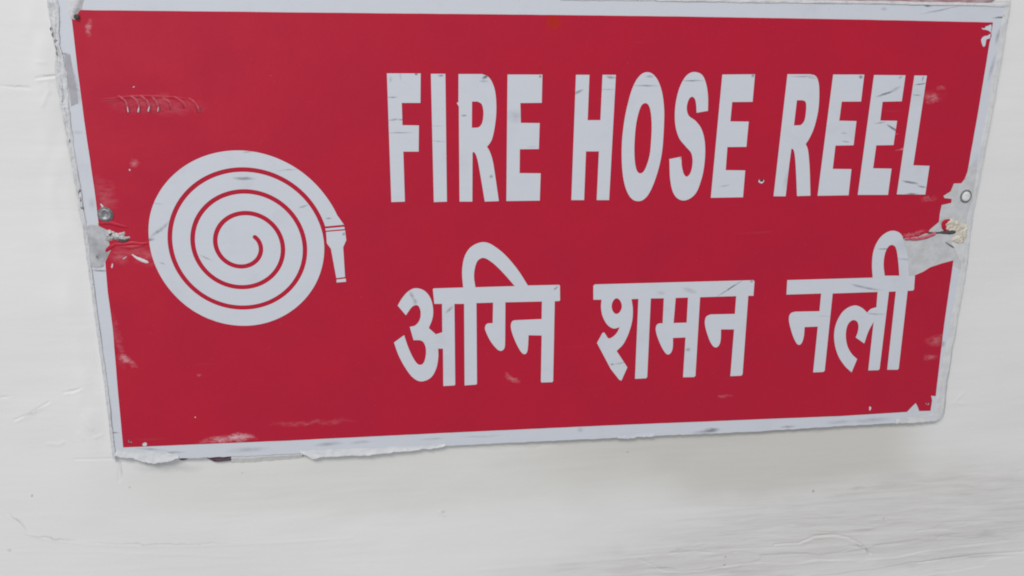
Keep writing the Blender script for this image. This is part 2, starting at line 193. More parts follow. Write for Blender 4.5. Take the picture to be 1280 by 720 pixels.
DENT_LINE = [(-278.35, 88.0), (-272.16, 88.64), (-265.95, 89.38), (-255.63, 90.03), (-244.32, 89.74), (-234.01, 89.23), (-226.82, 88.08)]
SCREWS = {'left': (-283.37, 18.13), 'right': (289.48, 22.88)}
RED_MARKS = [(-215.5, -136.1, 15.82, 3.55, 0.011, 0.85), (-229.8, -137.2, 12.64, 2.94, 0.109, 0.4), (253.8, 90.3, 5.75, 3.7, 0.002, 0.4), (251.3, 91.4, 12.64, 4.76, 0.002, 0.1),
 (-280.8, 130.4, 2.14, 5.22, -0.455, 0.45), (-247.1, 85.1, 32.74, 6.72, -0.035, 0.13), (-279.8, -78.4, 8.15, 2.72, -0.858, 0.5), (-284.8, -64.4, 3.48, 21.89, 0.083, 0.13),
 (-27.6, -100.4, 7.54, 2.29, -0.54, 0.4), (283.4, -83.0, 8.64, 4.39, 0.054, 0.25), (281.0, -96.6, 6.3, 3.12, -0.035, 0.25), (-263.1, 49.8, 4.23, 2.95, -0.007, 0.3),
 (-283.1, 29.7, 7.69, 14.81, 0.171, 0.13), (-263.0, -7.9, 14.35, 7.44, -0.404, 0.16), (-277.6, -8.6, 8.67, 6.25, -0.021, 0.2), (-164.6, -127.8, 32.27, 2.37, 0.012, 0.15),
 (-235.5, -91.2, 2.55, 1.12, -0.425, 0.3), (238.0, 56.1, 4.64, 0.81, -0.004, 0.5), (230.8, 65.9, 3.49, 0.49, -0.086, 0.7), (261.6, 22.2, 7.03, 1.71, 0.071, 0.25),
 (260.9, 96.7, 3.45, 2.1, 0.003, 0.25), (15.1, 52.6, 1.59, 0.78, -0.006, 0.35), (126.1, -120.5, 6.01, 1.86, -0.042, 0.2), (253.5, -3.7, 14.07, 1.76, 0.12, 0.35)]
RED_STAIN = [(-4.4, 136.3, 7.08, 6.72, 0.011, 0.9)]
WHITE_MARKS = [(-105.3, 89.7, 3.95, 0.68, -0.03, 0.5), (-104.6, 75.9, 3.49, 0.89, 0.138, 0.7), (-100.8, 67.9, 10.04, 0.6, 0.032, 0.45), (-100.1, 75.9, 2.0, 0.7, -0.005, 0.6),
 (-89.7, 103.8, 1.48, 0.97, 0.007, 0.9), (-106.0, 100.9, 1.47, 2.42, 0.007, 0.3), (-99.6, 102.8, 0.99, 3.88, 0.0, 0.25), (-74.8, 103.2, 2.24, 0.88, 0.004, 0.9),
 (-76.2, 62.8, 5.58, 0.5, -0.038, 0.4), (-77.6, 72.3, 5.05, 0.45, -0.002, 0.3), (-46.8, 102.1, 3.0, 1.29, 0.55, 0.95), (-47.8, 99.6, 3.53, 0.79, 0.003, 0.4),
 (-60.4, 78.3, 2.28, 0.8, 0.0, 0.6), (-42.9, 40.0, 1.56, 1.56, -0.006, 0.6), (-12.2, 103.0, 1.28, 0.99, 0.0, 0.9), (-28.2, 78.3, 7.2, 5.55, 0.0, 0.22), (-16.6, 58.9, 4.16, 0.61, 0.082, 0.3),
 (12.8, 92.9, 4.59, 1.32, 0.43, 0.6), (33.7, 102.7, 4.18, 1.29, -0.062, 0.65), (30.9, 95.0, 6.79, 0.5, 0.053, 0.45), (56.5, 97.5, 10.58, 0.65, -0.013, 0.6),
 (58.9, 103.1, 3.16, 1.1, 0.006, 0.45), (87.6, 100.7, 9.09, 0.6, 0.004, 0.65), (127.8, 103.9, 1.53, 1.3, 0.706, 0.8), (114.6, 32.1, 3.87, 0.87, 0.075, 0.45),
 (82.9, 50.6, 1.11, 1.55, -0.658, 0.5), (161.6, 103.8, 11.03, 0.82, -0.012, 0.45), (168.4, 102.6, 4.45, 0.72, -0.076, 0.4), (202.1, 103.7, 1.68, 1.54, 0.006, 0.7),
 (196.6, 61.2, 3.47, 0.69, -0.133, 0.6), (157.5, 35.5, 2.85, 8.67, -0.091, 0.2), (194.8, 67.0, 2.83, 0.8, 0.0, 0.3), (221.5, 92.9, 9.78, 0.92, 0.288, 0.8),
 (227.9, 96.0, 4.31, 1.0, 0.341, 0.5), (228.6, 70.2, 5.98, 1.13, -0.556, 0.9), (219.5, 73.9, 5.57, 0.77, 0.164, 0.5), (229.7, 103.3, 2.1, 1.12, 0.523, 0.4),
 (244.5, 99.2, 5.56, 0.69, 0.168, 0.85), (243.2, 92.2, 4.02, 0.53, -0.03, 0.6), (247.0, 33.0, 7.23, 1.08, -0.171, 0.95), (255.7, 30.1, 4.88, 0.96, -0.248, 0.6),
 (248.8, 24.6, 5.86, 0.91, 0.038, 0.7), (245.6, 102.9, 0.93, 2.56, -0.151, 0.6), (-198.3, 39.8, 7.79, 1.31, -0.046, 0.75), (-251.8, 8.0, 10.25, 1.45, 0.648, 0.6),
 (-259.2, 1.4, 4.96, 1.51, 0.255, 0.8), (-163.0, 21.6, 4.05, 0.82, 0.306, 0.5), (-147.3, 13.6, 2.53, 0.73, 0.075, 0.6), (-225.1, -10.7, 5.37, 0.75, -0.436, 0.4),
 (-171.1, 45.2, 8.4, 0.5, 0.063, 0.4), (-138.1, 3.5, 1.55, 1.25, 0.518, 0.7), (-252.4, -13.8, 2.41, 0.85, -0.213, 0.5), (-252.7, 24.3, 6.69, 0.51, -0.069, 0.35),
 (-194.8, 56.3, 4.39, 0.69, 0.084, 0.4), (-224.8, -52.6, 2.01, 1.64, -0.03, 0.2), (-95.3, -39.1, 1.59, 4.42, 0.427, 0.45), (-93.2, -43.6, 1.86, 2.79, -0.027, 0.4),
 (-70.4, -49.8, 4.88, 1.23, 0.739, 0.45), (-76.9, -55.9, 2.68, 0.56, -0.03, 0.3), (1.6, -36.3, 2.7, 1.03, 0.672, 0.8), (123.8, -40.2, 13.2, 0.73, 0.564, 0.85),
 (95.2, -40.6, 5.86, 2.25, -0.282, 0.35), (139.0, -35.4, 1.4, 1.15, -0.021, 0.7), (42.7, -93.2, 1.49, 1.07, -0.034, 0.7), (49.0, -92.5, 6.8, 0.73, 0.148, 0.45),
 (97.0, -84.1, 2.1, 1.79, -0.033, 0.6), (74.8, -41.8, 4.54, 1.73, -0.026, 0.2), (225.7, -42.1, 13.6, 1.16, -0.175, 0.5), (218.3, -40.2, 7.45, 0.8, -0.256, 0.5),
 (234.0, -13.7, 5.38, 0.75, -0.019, 0.85), (234.2, -61.4, 8.64, 0.83, -0.096, 0.5), (223.8, -51.0, 5.07, 0.86, -0.355, 0.35), (195.2, -62.1, 6.01, 0.6, -0.028, 0.25),
 (294.6, 142.4, 6.22, 0.72, 0.06, 0.9), (253.2, 146.9, 18.48, 0.68, 0.206, 0.45), (242.8, 149.1, 3.36, 1.0, -0.036, 0.8), (212.6, 146.8, 2.75, 1.49, 0.015, 0.35),
 (119.2, -146.5, 7.23, 2.04, -0.01, 0.75), (113.3, -148.1, 10.81, 1.91, 0.007, 0.4), (-154.6, -144.4, 11.91, 2.05, 0.029, 0.35), (-132.9, -144.3, 8.73, 1.46, 0.027, 0.3),
 (-83.3, -144.3, 11.13, 1.22, 0.009, 0.25), (21.6, -142.5, 2.9, 2.48, -0.048, 0.35), (-49.7, -144.0, 16.93, 0.92, 0.009, 0.25), (-208.3, -146.0, 15.95, 2.39, 0.028, 0.3),
 (-270.8, -142.8, 12.35, 1.19, -0.15, 0.35), (-258.1, -145.8, 10.41, 1.18, 0.01, 0.4), (241.9, -144.5, 18.88, 2.6, 0.008, 0.3), (217.0, -145.2, 12.46, 1.95, 0.008, 0.3),
 (176.9, -146.6, 7.38, 1.29, -0.011, 0.4), (288.9, -86.3, 2.52, 3.1, -0.036, 0.5), (294.2, -88.3, 1.89, 3.73, -0.032, 0.4), (295.5, 130.6, 1.75, 7.08, -0.114, 0.4),
 (294.5, 109.9, 1.76, 11.35, -0.119, 0.35), (292.0, 37.0, 3.05, 16.47, -0.151, 0.3), (295.2, -32.0, 1.85, 3.56, -0.022, 0.45), (-294.2, 99.6, 3.71, 15.59, 0.179, 0.75),
 (-293.8, 87.4, 1.55, 1.41, 0.0, 0.9), (-296.5, 114.6, 3.14, 0.91, 0.01, 0.7), (-293.6, 68.9, 4.14, 1.44, -0.005, 0.2), (-290.1, -17.7, 6.72, 0.95, -0.061, 0.7),
 (-292.0, -13.5, 3.36, 2.61, -0.021, 0.6), (-295.1, -129.3, 5.56, 0.94, -0.088, 0.75), (-289.4, 6.0, 6.57, 6.23, -0.207, 0.7), (-287.0, 1.9, 6.68, 5.15, -0.018, 0.6),
 (-290.9, 10.1, 6.71, 1.51, 0.076, 0.9), (-287.9, -6.3, 4.79, 7.26, -0.021, 0.4), (-289.5, -3.2, 1.44, 1.55, -0.021, 0.7), (-290.7, 24.8, 2.82, 5.03, -0.014, 0.2),
 (260.5, -10.8, 23.83, 8.24, 0.066, 0.25), (266.9, -13.8, 15.58, 0.94, 0.049, 0.25), (256.1, -22.3, 20.86, 1.15, -0.087, 0.3), (281.5, -6.5, 10.19, 4.97, -0.334, 0.6),
 (274.5, -4.1, 9.68, 3.46, -0.017, 0.55), (274.6, 14.8, 1.85, 3.31, -0.207, 0.5), (283.0, 25.9, 1.83, 5.52, -0.143, 0.6), (286.5, 30.4, 1.21, 4.99, -0.091, 0.5),
 (285.2, 8.4, 5.85, 1.18, 0.156, 0.6), (288.0, 13.4, 8.45, 10.29, -0.014, 0.25), (284.6, 0.9, 12.12, 5.76, -0.016, 0.3)]
WALL_LINES = {'groove': [[(-356.16, -119.39), (-345.7, -115.3), (-333.34, -107.88), -0.35], [(-323.12, -101.51), (-318.09, -101.16), (-312.3, -98.57), -0.3],
            [(-321.16, -149.55), (-308.41, -149.92), (-295.08, -150.31), -0.25], [(-292.25, -152.84), (-294.01, -159.91), (-295.0, -167.07), -0.3],
            [(71.99, -252.44), (79.02, -256.38), (91.33, -264.18), (105.26, -265.87), (119.81, -266.21), (138.71, -264.04), (150.73, -262.78), (167.38, -262.54), -0.3],
            [(178.22, -247.88), (197.53, -247.76), (208.66, -242.91), (223.43, -241.43), (238.19, -244.84), (250.33, -252.68), (257.96, -260.64), -0.6],
            [(239.05, -251.93), (247.19, -253.88), (257.25, -260.23), -0.4], [(221.39, -257.8), (230.55, -257.71), (238.24, -256.11), -0.3],
            [(95.42, -249.23), (114.19, -249.13), (128.22, -251.46), -0.35], [(122.28, -256.61), (160.42, -256.45), (205.69, -257.43), -0.2],
            [(134.36, -249.1), (172.67, -250.29), (198.4, -249.92), -0.2], [(297.6, -271.62), (320.44, -270.31), (347.36, -267.81), (388.77, -267.72), -0.4],
            [(261.36, -230.94), (265.81, -229.83), (269.51, -232.85), -0.25], [(-362.87, -103.24), (-358.89, -102.85), -0.3], [(-335.83, 95.99), (-327.82, 95.55), (-319.84, 94.64), -0.25],
            [(-315.02, 100.71), (-309.06, 101.44), (-303.55, 102.16), -0.5], [(316.41, -42.33), (322.16, -39.46), -0.05], [(305.59, -52.33), (303.74, -48.65), -0.2]],
 'ridge': [[(-373.01, -185.48), (-365.11, -195.09), (-358.49, -203.48), (-346.27, -209.23), (-320.7, -214.03), (-289.27, -217.38), (-246.43, -219.6), (-191.65, -220.67), (-141.25, -220.11),
            0.16],
           [(-321.73, -102.42), (-317.23, -102.32), (-311.43, -99.73), 0.3], [(-355.32, -120.57), (-344.86, -116.48), (-332.98, -109.03), 0.2],
           [(-313.78, 99.79), (-308.3, 100.28), (-303.69, 101.0), 0.35], [(-309.61, 97.01), (-308.71, 93.27), (-311.61, 88.09), (-313.45, 84.32), 0.35],
           [(179.65, -249.37), (198.33, -249.22), (209.51, -244.71), (223.67, -243.54), (237.13, -246.87), (249.18, -254.01), 0.35],
           [(79.73, -257.81), (92.05, -265.63), (120.55, -267.67), (151.49, -264.24), 0.25], [(-313.79, 110.43), (-308.91, 110.0), 0.2], [(-78.18, -203.39), (-74.76, -206.18), 0.4],
           [(-337.48, -137.58), (-330.02, -138.53), (-327.3, -136.92), 0.3], [(-313.12, -119.05), (-311.62, -123.73), (-308.04, -127.95), 0.35],
           [(-306.72, -134.42), (-302.47, -132.87), 0.3], [(-316.5, -131.04), (-314.87, -134.61), 0.3], [(-324.72, -136.46), (-319.64, -149.63), 0.06],
           [(-367.92, -216.48), (-316.08, -219.99), (-219.9, -230.37), 0.1], [(-49.19, -252.84), (47.28, -251.42), (96.72, -250.01), 0.12],
           [(200.03, -265.52), (239.28, -264.7), (286.1, -266.5), 0.2], [(313.94, -127.71), (308.59, -134.61), (315.95, -136.23), 0.25]]}
WALL_DARK_MARKS = [(204.7, -203.1, 1.28, 2.01, -0.062, 0.8), (264.8, -230.6, 1.32, 1.39, -0.061, 0.4), (-352.6, -174.6, 1.0, 1.2, -0.06, 0.7), (-75.5, -202.9, 2.29, 1.29, -0.061, 0.35),  # small specks, and darker strips along scratches and just below the board
 (139.4, -264.0, 1.59, 1.4, -0.075, 0.7), (140.0, -255.7, 1.28, 1.38, -0.062, 0.6), (-289.1, -171.7, 1.03, 0.96, -0.058, 0.5), (-214.9, -164.9, 1.59, 0.97, -0.057, 0.4),
 (239.7, -202.4, 8.99, 2.05, -0.002, 0.2), (101.8, -247.6, 8.78, 1.37, -0.068, 0.2), (-371.5, -214.2, 2.03, 1.24, -0.069, 0.3), (57.6, -163.1, 1.78, 0.89, -0.051, 0.6),
 (246.5, -251.8, 5.7, 1.05, -0.409, 0.55), (253.8, -257.2, 3.81, 0.99, -0.858, 0.6), (90.2, -261.9, 13.84, 1.11, -0.072, 0.4), (351.6, -248.8, 11.04, 3.56, -0.065, 0.25),
 (338.4, -268.0, 40.64, 2.96, 0.043, 0.2), (221.6, -239.0, 19.68, 0.97, -0.065, 0.25), (-261.9, -158.7, 26.17, 4.8, -0.054, 0.3), (-271.8, -153.4, 20.77, 2.97, -0.053, 0.3),
 (7.5, -153.0, 82.04, 2.5, 0.007, 0.2), (186.7, -152.2, 75.0, 2.59, 0.007, 0.25), (-344.4, -113.9, 11.55, 1.06, 0.448, 0.35), (-316.8, -99.3, 6.07, 0.77, 0.192, 0.3),
 (-344.9, -207.3, 20.56, 0.99, -0.234, 0.3), (-272.4, -216.5, 64.73, 1.0, -0.067, 0.22), (-363.7, -193.2, 10.87, 1.13, -0.979, 0.3), (-293.3, -159.4, 0.77, 7.17, -0.052, 0.35),
 (-307.9, 101.9, 5.43, 0.65, 0.057, 0.35), (-325.7, 95.8, 8.9, 0.55, -0.051, 0.3), (-301.2, 120.2, 1.37, 9.82, 0.183, 0.35)]

# ------------------------------------------------------------------ materials
def nodes(name):
    mt = bpy.data.materials.new(name); mt.use_nodes = True
    nt = mt.node_tree; b = nt.nodes['Principled BSDF']
    return mt, nt, b
class NT:
    def __init__(s, nt): s.nt = nt
    def new(s, t, **k):
        n = s.nt.nodes.new(t)
        for a, v in k.items(): setattr(n, a, v)
        return n
    def link(s, a, b): s.nt.links.new(a, b)
    def math(s, op, a, b=None, c=None, clamp=False):
        n = s.new('ShaderNodeMath', operation=op, use_clamp=clamp)
        for i, v in enumerate((a, b, c)):
            if v is None: continue
            if isinstance(v, (int, float)): n.inputs[i].default_value = v
            else: s.link(v, n.inputs[i])
        return n.outputs[0]
    def mix(s, fac, a, b):
        n = s.new('ShaderNodeMix', data_type='RGBA')
        for i, v in ((0, fac), (6, a), (7, b)):
            if isinstance(v, (int, float)): n.inputs[i].default_value = v
            elif isinstance(v, tuple): n.inputs[i].default_value = v + (1,)
            else: s.link(v, n.inputs[i])
        return n.outputs[2]
    def noise(s, vec, scale, detail=4, rough=0.55, stretch=None, dist=0.0):
        if stretch:
            mp = s.new('ShaderNodeMapping'); mp.inputs['Scale'].default_value = stretch; s.link(vec, mp.inputs['Vector']); vec = mp.outputs[0]
        n = s.new('ShaderNodeTexNoise'); n.inputs['Scale'].default_value = scale
        n.inputs['Detail'].default_value = detail; n.inputs['Roughness'].default_value = rough; n.inputs['Distortion'].default_value = dist
        s.link(vec, n.inputs['Vector']); return n.outputs['Fac']
    def ramp(s, v, lo, hi, a=0.0, b=1.0):
        n = s.new('ShaderNodeMapRange', interpolation_type='SMOOTHSTEP')
        n.inputs[1].default_value = lo; n.inputs[2].default_value = hi; n.inputs[3].default_value = a; n.inputs[4].default_value = b
        s.link(v, n.inputs[0]); return n.outputs[0]
    def plane_mm(s, obj):                  # object space -> (right, up, out) in millimetres
        tc = s.new('ShaderNodeTexCoord', object=obj)
        sp = s.new('ShaderNodeSeparateXYZ'); s.link(tc.outputs['Object'], sp.inputs[0])
        cb = s.new('ShaderNodeCombineXYZ'); s.link(sp.outputs[0], cb.inputs[0]); s.link(sp.outputs[2], cb.inputs[1])
        sc = s.new('ShaderNodeVectorMath', operation='SCALE'); sc.inputs['Scale'].default_value = 1000.0
        s.link(cb.outputs[0], sc.inputs[0]); return sc.outputs[0]
    def wobble(s, vec, scale, amt):
        n = s.new('ShaderNodeTexNoise'); n.inputs['Scale'].default_value = scale; n.inputs['Detail'].default_value = 3
        s.link(vec, n.inputs['Vector'])
        a = s.new('ShaderNodeVectorMath', operation='SUBTRACT'); s.link(n.outputs['Color'], a.inputs[0]); a.inputs[1].default_value = (.5, .5, .5)
        b = s.new('ShaderNodeVectorMath', operation='MULTIPLY'); s.link(a.outputs[0], b.inputs[0]); b.inputs[1].default_value = (amt, amt, 0)
        c = s.new('ShaderNodeVectorMath', operation='ADD'); s.link(vec, c.inputs[0]); s.link(b.outputs[0], c.inputs[1]); return c.outputs[0]
    def marks(s, vec, items):              # soft elliptical rubs: (x, y, rx, ry, angle, strength)
        acc = 0.0
        for x, y, rx, ry, an, st in items:
            mp = s.new('ShaderNodeMapping', vector_type='TEXTURE')
            mp.inputs['Location'].default_value = (x, y, 0); mp.inputs['Rotation'].default_value = (0, 0, an); mp.inputs['Scale'].default_value = (rx, ry, 1)
            s.link(vec, mp.inputs['Vector'])
            g = s.new('ShaderNodeTexGradient', gradient_type='SPHERICAL'); s.link(mp.outputs[0], g.inputs[0])
            acc = s.math('MULTIPLY_ADD', g.outputs['Fac'], st * 1.5, acc)
        return s.math('MINIMUM', acc, 1.0)
    def bump(s, h, strength, dist, bsdf, prev=None):
        b = s.new('ShaderNodeBump'); b.inputs['Strength'].default_value = strength; b.inputs['Distance'].default_value = dist
        s.link(h, b.inputs['Height'])
        if prev: s.link(prev, b.inputs['Normal'])
        if bsdf: s.link(b.outputs[0], bsdf.inputs['Normal'])
        return b.outputs[0]

sign = bpy.data.objects.new('fire_hose_sign', None); col.objects.link(sign)
sign.location = (0, 0, Z0); sign.empty_display_size = 0.05
sign['label'] = 'red fire hose reel sign with white English and Hindi lettering, screwed to cream wall'
sign['category'] = 'sign'

def mat_white():
    mt, nt, b = nodes('white_board'); N = NT(nt); v = N.plane_mm(sign)
    w = N.wobble(N.wobble(v, 0.06, 2.2), 0.7, .8)
    k = N.marks(w, WHITE_MARKS)
    streak = N.noise(v, 0.35, 5, 0.65, (0.35, 1, 1))
    k = N.math('MULTIPLY', k, N.ramp(streak, .3, .62, .45, 1.0))
    grime = N.ramp(N.noise(v, 0.035, 6, 0.62), .5, .8, 0, .22)
    speck = N.ramp(N.noise(v, 0.55, 2, 0.5), .70, .78, 0, .35)
    fine = N.ramp(N.noise(v, 0.22, 5, .6, (.25, 1.6, 1)), .3, .7, 0, .12)
    c = N.mix(fine, (0.545, 0.560, 0.605), (0.49, 0.503, 0.542))
    c = N.mix(grime, c, (0.36, 0.36, 0.37)); c = N.mix(speck, c, (0.27, 0.27, 0.29))
    c = N.mix(k, c, (0.135, 0.138, 0.15))
    N.link(c, b.inputs['Base Color'])
    N.link(N.ramp(streak, .3, .7, .42, .58), b.inputs['Roughness']); b.inputs['Specular IOR Level'].default_value = .25
    h = N.math('SUBTRACT', N.noise(v, .08, 4), N.math('MULTIPLY', k, .5))
    N.bump(h, .25, .0006, b)
    return mt
def mat_red():
    mt, nt, b = nodes('red_vinyl'); N = NT(nt); v = N.plane_mm(sign)
    w = N.wobble(N.wobble(v, 0.1, 9.0), 0.55, 3.2)
    k = N.marks(w, RED_MARKS)
    brk = N.noise(v, 0.28, 6, 0.7, (.45, 1.3, 1))
    k = N.math('MULTIPLY', k, N.ramp(brk, .36, .66, .1, 1.0))
    st = N.marks(N.wobble(v, .15, 2.0), RED_STAIN); st = N.ramp(st, .35, .6)
    mott = N.ramp(N.noise(v, .02, 5, .6), .3, .7); fine = N.ramp(N.noise(v, .5, 4, .6), .3, .7)
    c = N.mix(mott, (0.430, 0.0060, 0.0275), (0.395, 0.0050, 0.0285))
    c = N.mix(N.math('MULTIPLY', fine, .18), c, (0.36, 0.008, 0.03))
    dust = N.ramp(N.noise(v, .9, 2, .5), .735, .78, 0, .3)
    c = N.mix(dust, c, (.55, .25, .27))
    hair = N.ramp(N.noise(v, .05, 3, .55, (.22, 3.5, 1), .6), .68, .76, 0, .04)
    c = N.mix(hair, c, (.60, .30, .33))
    c = N.mix(st, c, (0.40, 0.012, 0.010)); c = N.mix(k, c, (.62, .40, .43))
    N.link(c, b.inputs['Base Color'])
    N.link(N.math('ADD', N.ramp(mott, 0, 1, .42, .5), N.math('MULTIPLY', k, .25)), b.inputs['Roughness'])
    b.inputs['Specular IOR Level'].default_value = .25
    h = N.math('ADD', N.noise(v, .03, 3), N.math('MULTIPLY', fine, .04))
    N.bump(h, .35, .0012, b)
    return mt
def mat_wall():
    mt, nt, b = nodes('cream_wall_paint'); N = NT(nt); v = N.plane_mm(sign)
    w = N.wobble(N.wobble(v, .08, 6.0), .5, 2.0)
    k = N.marks(w, WALL_DARK_MARKS)
    brush = N.noise(v, .09, 6, .62, (.14, 1.5, 1), .3)
    big = N.noise(v, .007, 4, .5, (.7, 1.3, 1))
    c = N.mix(N.ramp(big, .35, .65), (0.695, 0.684, 0.674), (0.670, 0.658, 0.647))
    # the yellower second coat brushed under and beside the board
    coat = N.marks(N.wobble(v, .02, 22.0), [(-60, -172, 330, 46, 0, .62), (260, -185, 150, 40, -.1, .4), (-292, 40, 16, 150, .06, .4)])
    c = N.mix(N.ramp(coat, .05, .6, 0, .62), c, (0.60, 0.585, 0.545))
    lower = N.marks(N.wobble(v, .03, 26.0), [(230, -238, 210, 52, 0, .6), (330, -225, 130, 60, 0, .5), (60, -262, 170, 24, 0, .35)])
    coat2 = N.marks(N.wobble(v, .012, 40.0), [(125, -150, 225, 76, .02, .6), (190, -160, 125, 66, .03, .42)])
    coat2 = N.math('ADD', coat2, N.math('MULTIPLY_ADD', N.noise(v, .05, 5, .6, (.1, 1.3, 1), .3), .36, -.18))
    c = N.mix(N.ramp(coat2, .12, .72, 0, .8), c, (0.525, 0.502, 0.462))
    fl = N.noise(v, .16, 9, .72, (.10, 1.5, 1), .5)
    c = N.mix(N.math('MULTIPLY', N.ramp(lower, .05, .6), N.ramp(fl, .36, .66, .25, .75)), c, (0.52, 0.492, 0.472))
    c = N.mix(N.math('MULTIPLY', N.ramp(lower, .2, .9), N.ramp(fl, .60, .66, 0, .35)), c, (0.38, 0.36, 0.35))
    c = N.mix(N.ramp(brush, .5, .75, 0, .08), c, (.56, .55, .535))
    c = N.mix(N.ramp(N.noise(v, .45, 3, .5), .72, .79, 0, .35), c, (.42, .41, .40))
    c = N.mix(N.math('MULTIPLY', k, .75), c, (.22, .215, .215))
    N.link(c, b.inputs['Base Color']); N.link(N.ramp(brush, .3, .7, .45, .65), b.inputs['Roughness'])
    b.inputs['Specular IOR Level'].default_value = .2
    n1 = N.bump(brush, .10, .0010, None); N.bump(N.noise(v, .35, 4, .6), .10, .0006, b, n1)
    return mt
def mat_simple(name, c1, c2, scale, lo=.35, hi=.65, rough=.6, metal=0.0, bump=.3, c3=None, t3=(.6, .7)):
    mt, nt, b = nodes(name); N = NT(nt); v = N.plane_mm(sign)
    n = N.noise(v, scale, 5, .6); c = N.mix(N.ramp(n, lo, hi), c1, c2)
    if c3: c = N.mix(N.ramp(N.noise(v, scale * 1.7, 4, .65, (1, .6, 1)), t3[0], t3[1]), c, c3)
    N.link(c, b.inputs['Base Color']); b.inputs['Roughness'].default_value = rough; b.inputs['Metallic'].default_value = metal
    N.bump(N.noise(v, scale * 2, 4), bump, .0008, b)
    return mt
WHITE = mat_white(); RED = mat_red(); WALLP = mat_wall()
CRUST = mat_simple('old_paint_crust', (.58, .58, .585), (.52, .52, .53), .25, c3=(.24, .24, .245), t3=(.62, .74))
FILL = mat_simple('smooth_paint_fill', (.60, .595, .59), (.52, .52, .53), .12, c3=(.40, .39, .385), t3=(.62, .78), bump=.2)
PEEL = mat_simple('peeled_white_film', (.59, .595, .61), (.53, .535, .55), .15, c3=(.44, .44, .45), t3=(.6, .8), bump=.25)
GREYW = mat_simple('rubbed_grey_plastic', (.44, .44, .455), (.29, .29, .305), .09, c3=(.12, .12, .125), t3=(.58, .74), bump=.4)
PLASTER = mat_simple('crumbled_cream_plaster', (.60, .56, .48), (.50, .45, .37), .2, c3=(.20, .15, .13), t3=(.62, .74), bump=.8)
METAL = mat_simple('dull_screw_metal', (.34, .34, .345), (.20, .20, .21), .6, rough=.45, metal=.55, c3=(.12, .11, .11), t3=(.6, .75))
PAINTED = mat_simple('painted_screw', (.66, .655, .655), (.56, .56, .56), .3)
DARK = mat_simple('dark_gap', (.045, .04, .042), (.09, .08, .08), .5, rough=.9)
GRIME = mat_simple('grime_ring', (.11, .105, .11), (.22, .21, .21), .7, rough=.85)
MAROON = mat_simple('faded_maroon_paint', (.34, .17, .20), (.42, .33, .35), .12, c3=(.20, .14, .15), t3=(.55, .7))
PALE_RED = mat_simple('pale_red_vinyl', (.47, .045, .085), (.49, .12, .16), .35, rough=.5, bump=.2)  # paler red: highlight painted on gouge edges; also the folded film
SHADE_RED = mat_simple('shaded_red_vinyl', (.27, .006, .022), (.34, .008, .028), .4, rough=.5, bump=.2)  # darker red for shade painted along gouges and creases
TORN = mat_simple('torn_dirty_film', (.52, .51, .50), (.30, .285, .28), .3, c3=(.08, .06, .06), t3=(.55, .68), bump=.6)
TAPE = mat_simple('grey_tape', (.36, .345, .375), (.30, .29, .315), .08, c3=(.22, .22, .23), t3=(.66, .8), bump=.2)
BARE = mat_simple('bare_backing', (.515, .515, .525), (.44, .44, .445), .12, c3=(.34, .335, .335), t3=(.58, .75), bump=.3)
GOUGE_SHADE = mat_simple('gouge_shade_red', (.13, .02, .03), (.22, .03, .045), .6, rough=.6, bump=.2)  # near-black red: shade painted inside the gouge ends
PLUM = mat_simple('dark_plum_undercoat', (.07, .03, .05), (.11, .07, .085), .4, rough=.8)

# ------------------------------------------------------------------ mesh helpers (all in millimetres: x right, y up, d = distance out from the board's face)
def link(name, me, mat, parent):
    o = bpy.data.objects.new(name, me); col.objects.link(o)
    if mat: me.materials.append(mat)
    if parent: o.parent = parent
    return o
def W3(x, y, d): return (x * MM, -d * MM, y * MM)
def smooth_path(pts, closed=True, k=7):
    n = len(pts); out = []
    P = [Vector((p[0], p[1])) for p in pts]; F = [len(p) > 2 for p in pts]
    def tan(i):
        return (P[(i + 1) % n] - P[(i - 1) % n]) * .5
    for i in range(n if closed else n - 1):
        j = (i + 1) % n; a, b = P[i], P[j]
        out.append(a)
        if F[i] or F[j]:
            ch = (b - a).length
            ta = tan(i) if F[i] else (b - a); tb = tan(j) if F[j] else (b - a)
            if ta.length > 0: ta = ta * (ch / ta.length)
            if tb.length > 0: tb = tb * (ch / tb.length)
            for q in range(1, k):
                t = q / k
                out.append(a * (2*t**3 - 3*t*t + 1) + ta * (t**3 - 2*t*t + t) + b * (3*t*t - 2*t**3) + tb * (t**3 - t*t))
    if not closed: out.append(P[-1])
    return out
def sheet(name, loops, d0, d1, mat, parent, bevel=0.0):
    """flat cut-out with holes, from depth d0 to d1, as a real solid"""
    cu = bpy.data.curves.new(name, 'CURVE'); cu.dimensions = '2D'; cu.fill_mode = 'BOTH'
    cu.extrude = (d1 - d0) / 2 - bevel; cu.bevel_depth = bevel; cu.bevel_resolution = 1; cu.offset = -bevel
    for lp in loops:
        sp = cu.splines.new('POLY'); sp.points.add(len(lp) - 1); sp.use_cyclic_u = True
        for q, p in zip(sp.points, lp): q.co = (p[0], p[1], 0, 1)
    o = bpy.data.objects.new(name, cu); col.objects.link(o)
    me = bpy.data.meshes.new_from_object(o.evaluated_get(bpy.context.evaluated_depsgraph_get()))
    bpy.data.objects.remove(o); bpy.data.curves.remove(cu)
    mid = (d0 + d1) / 2
    for v in me.vertices: v.co = W3(v.co.x, v.co.y, v.co.z + mid)
    bm = bmesh.new(); bm.from_mesh(me); bmesh.ops.remove_doubles(bm, verts=bm.verts, dist=1e-6); bmesh.ops.recalc_face_normals(bm, faces=bm.faces); bm.to_mesh(me); bm.free()
    me.materials.clear(); me.name = name
    return link(name, me, mat, parent)
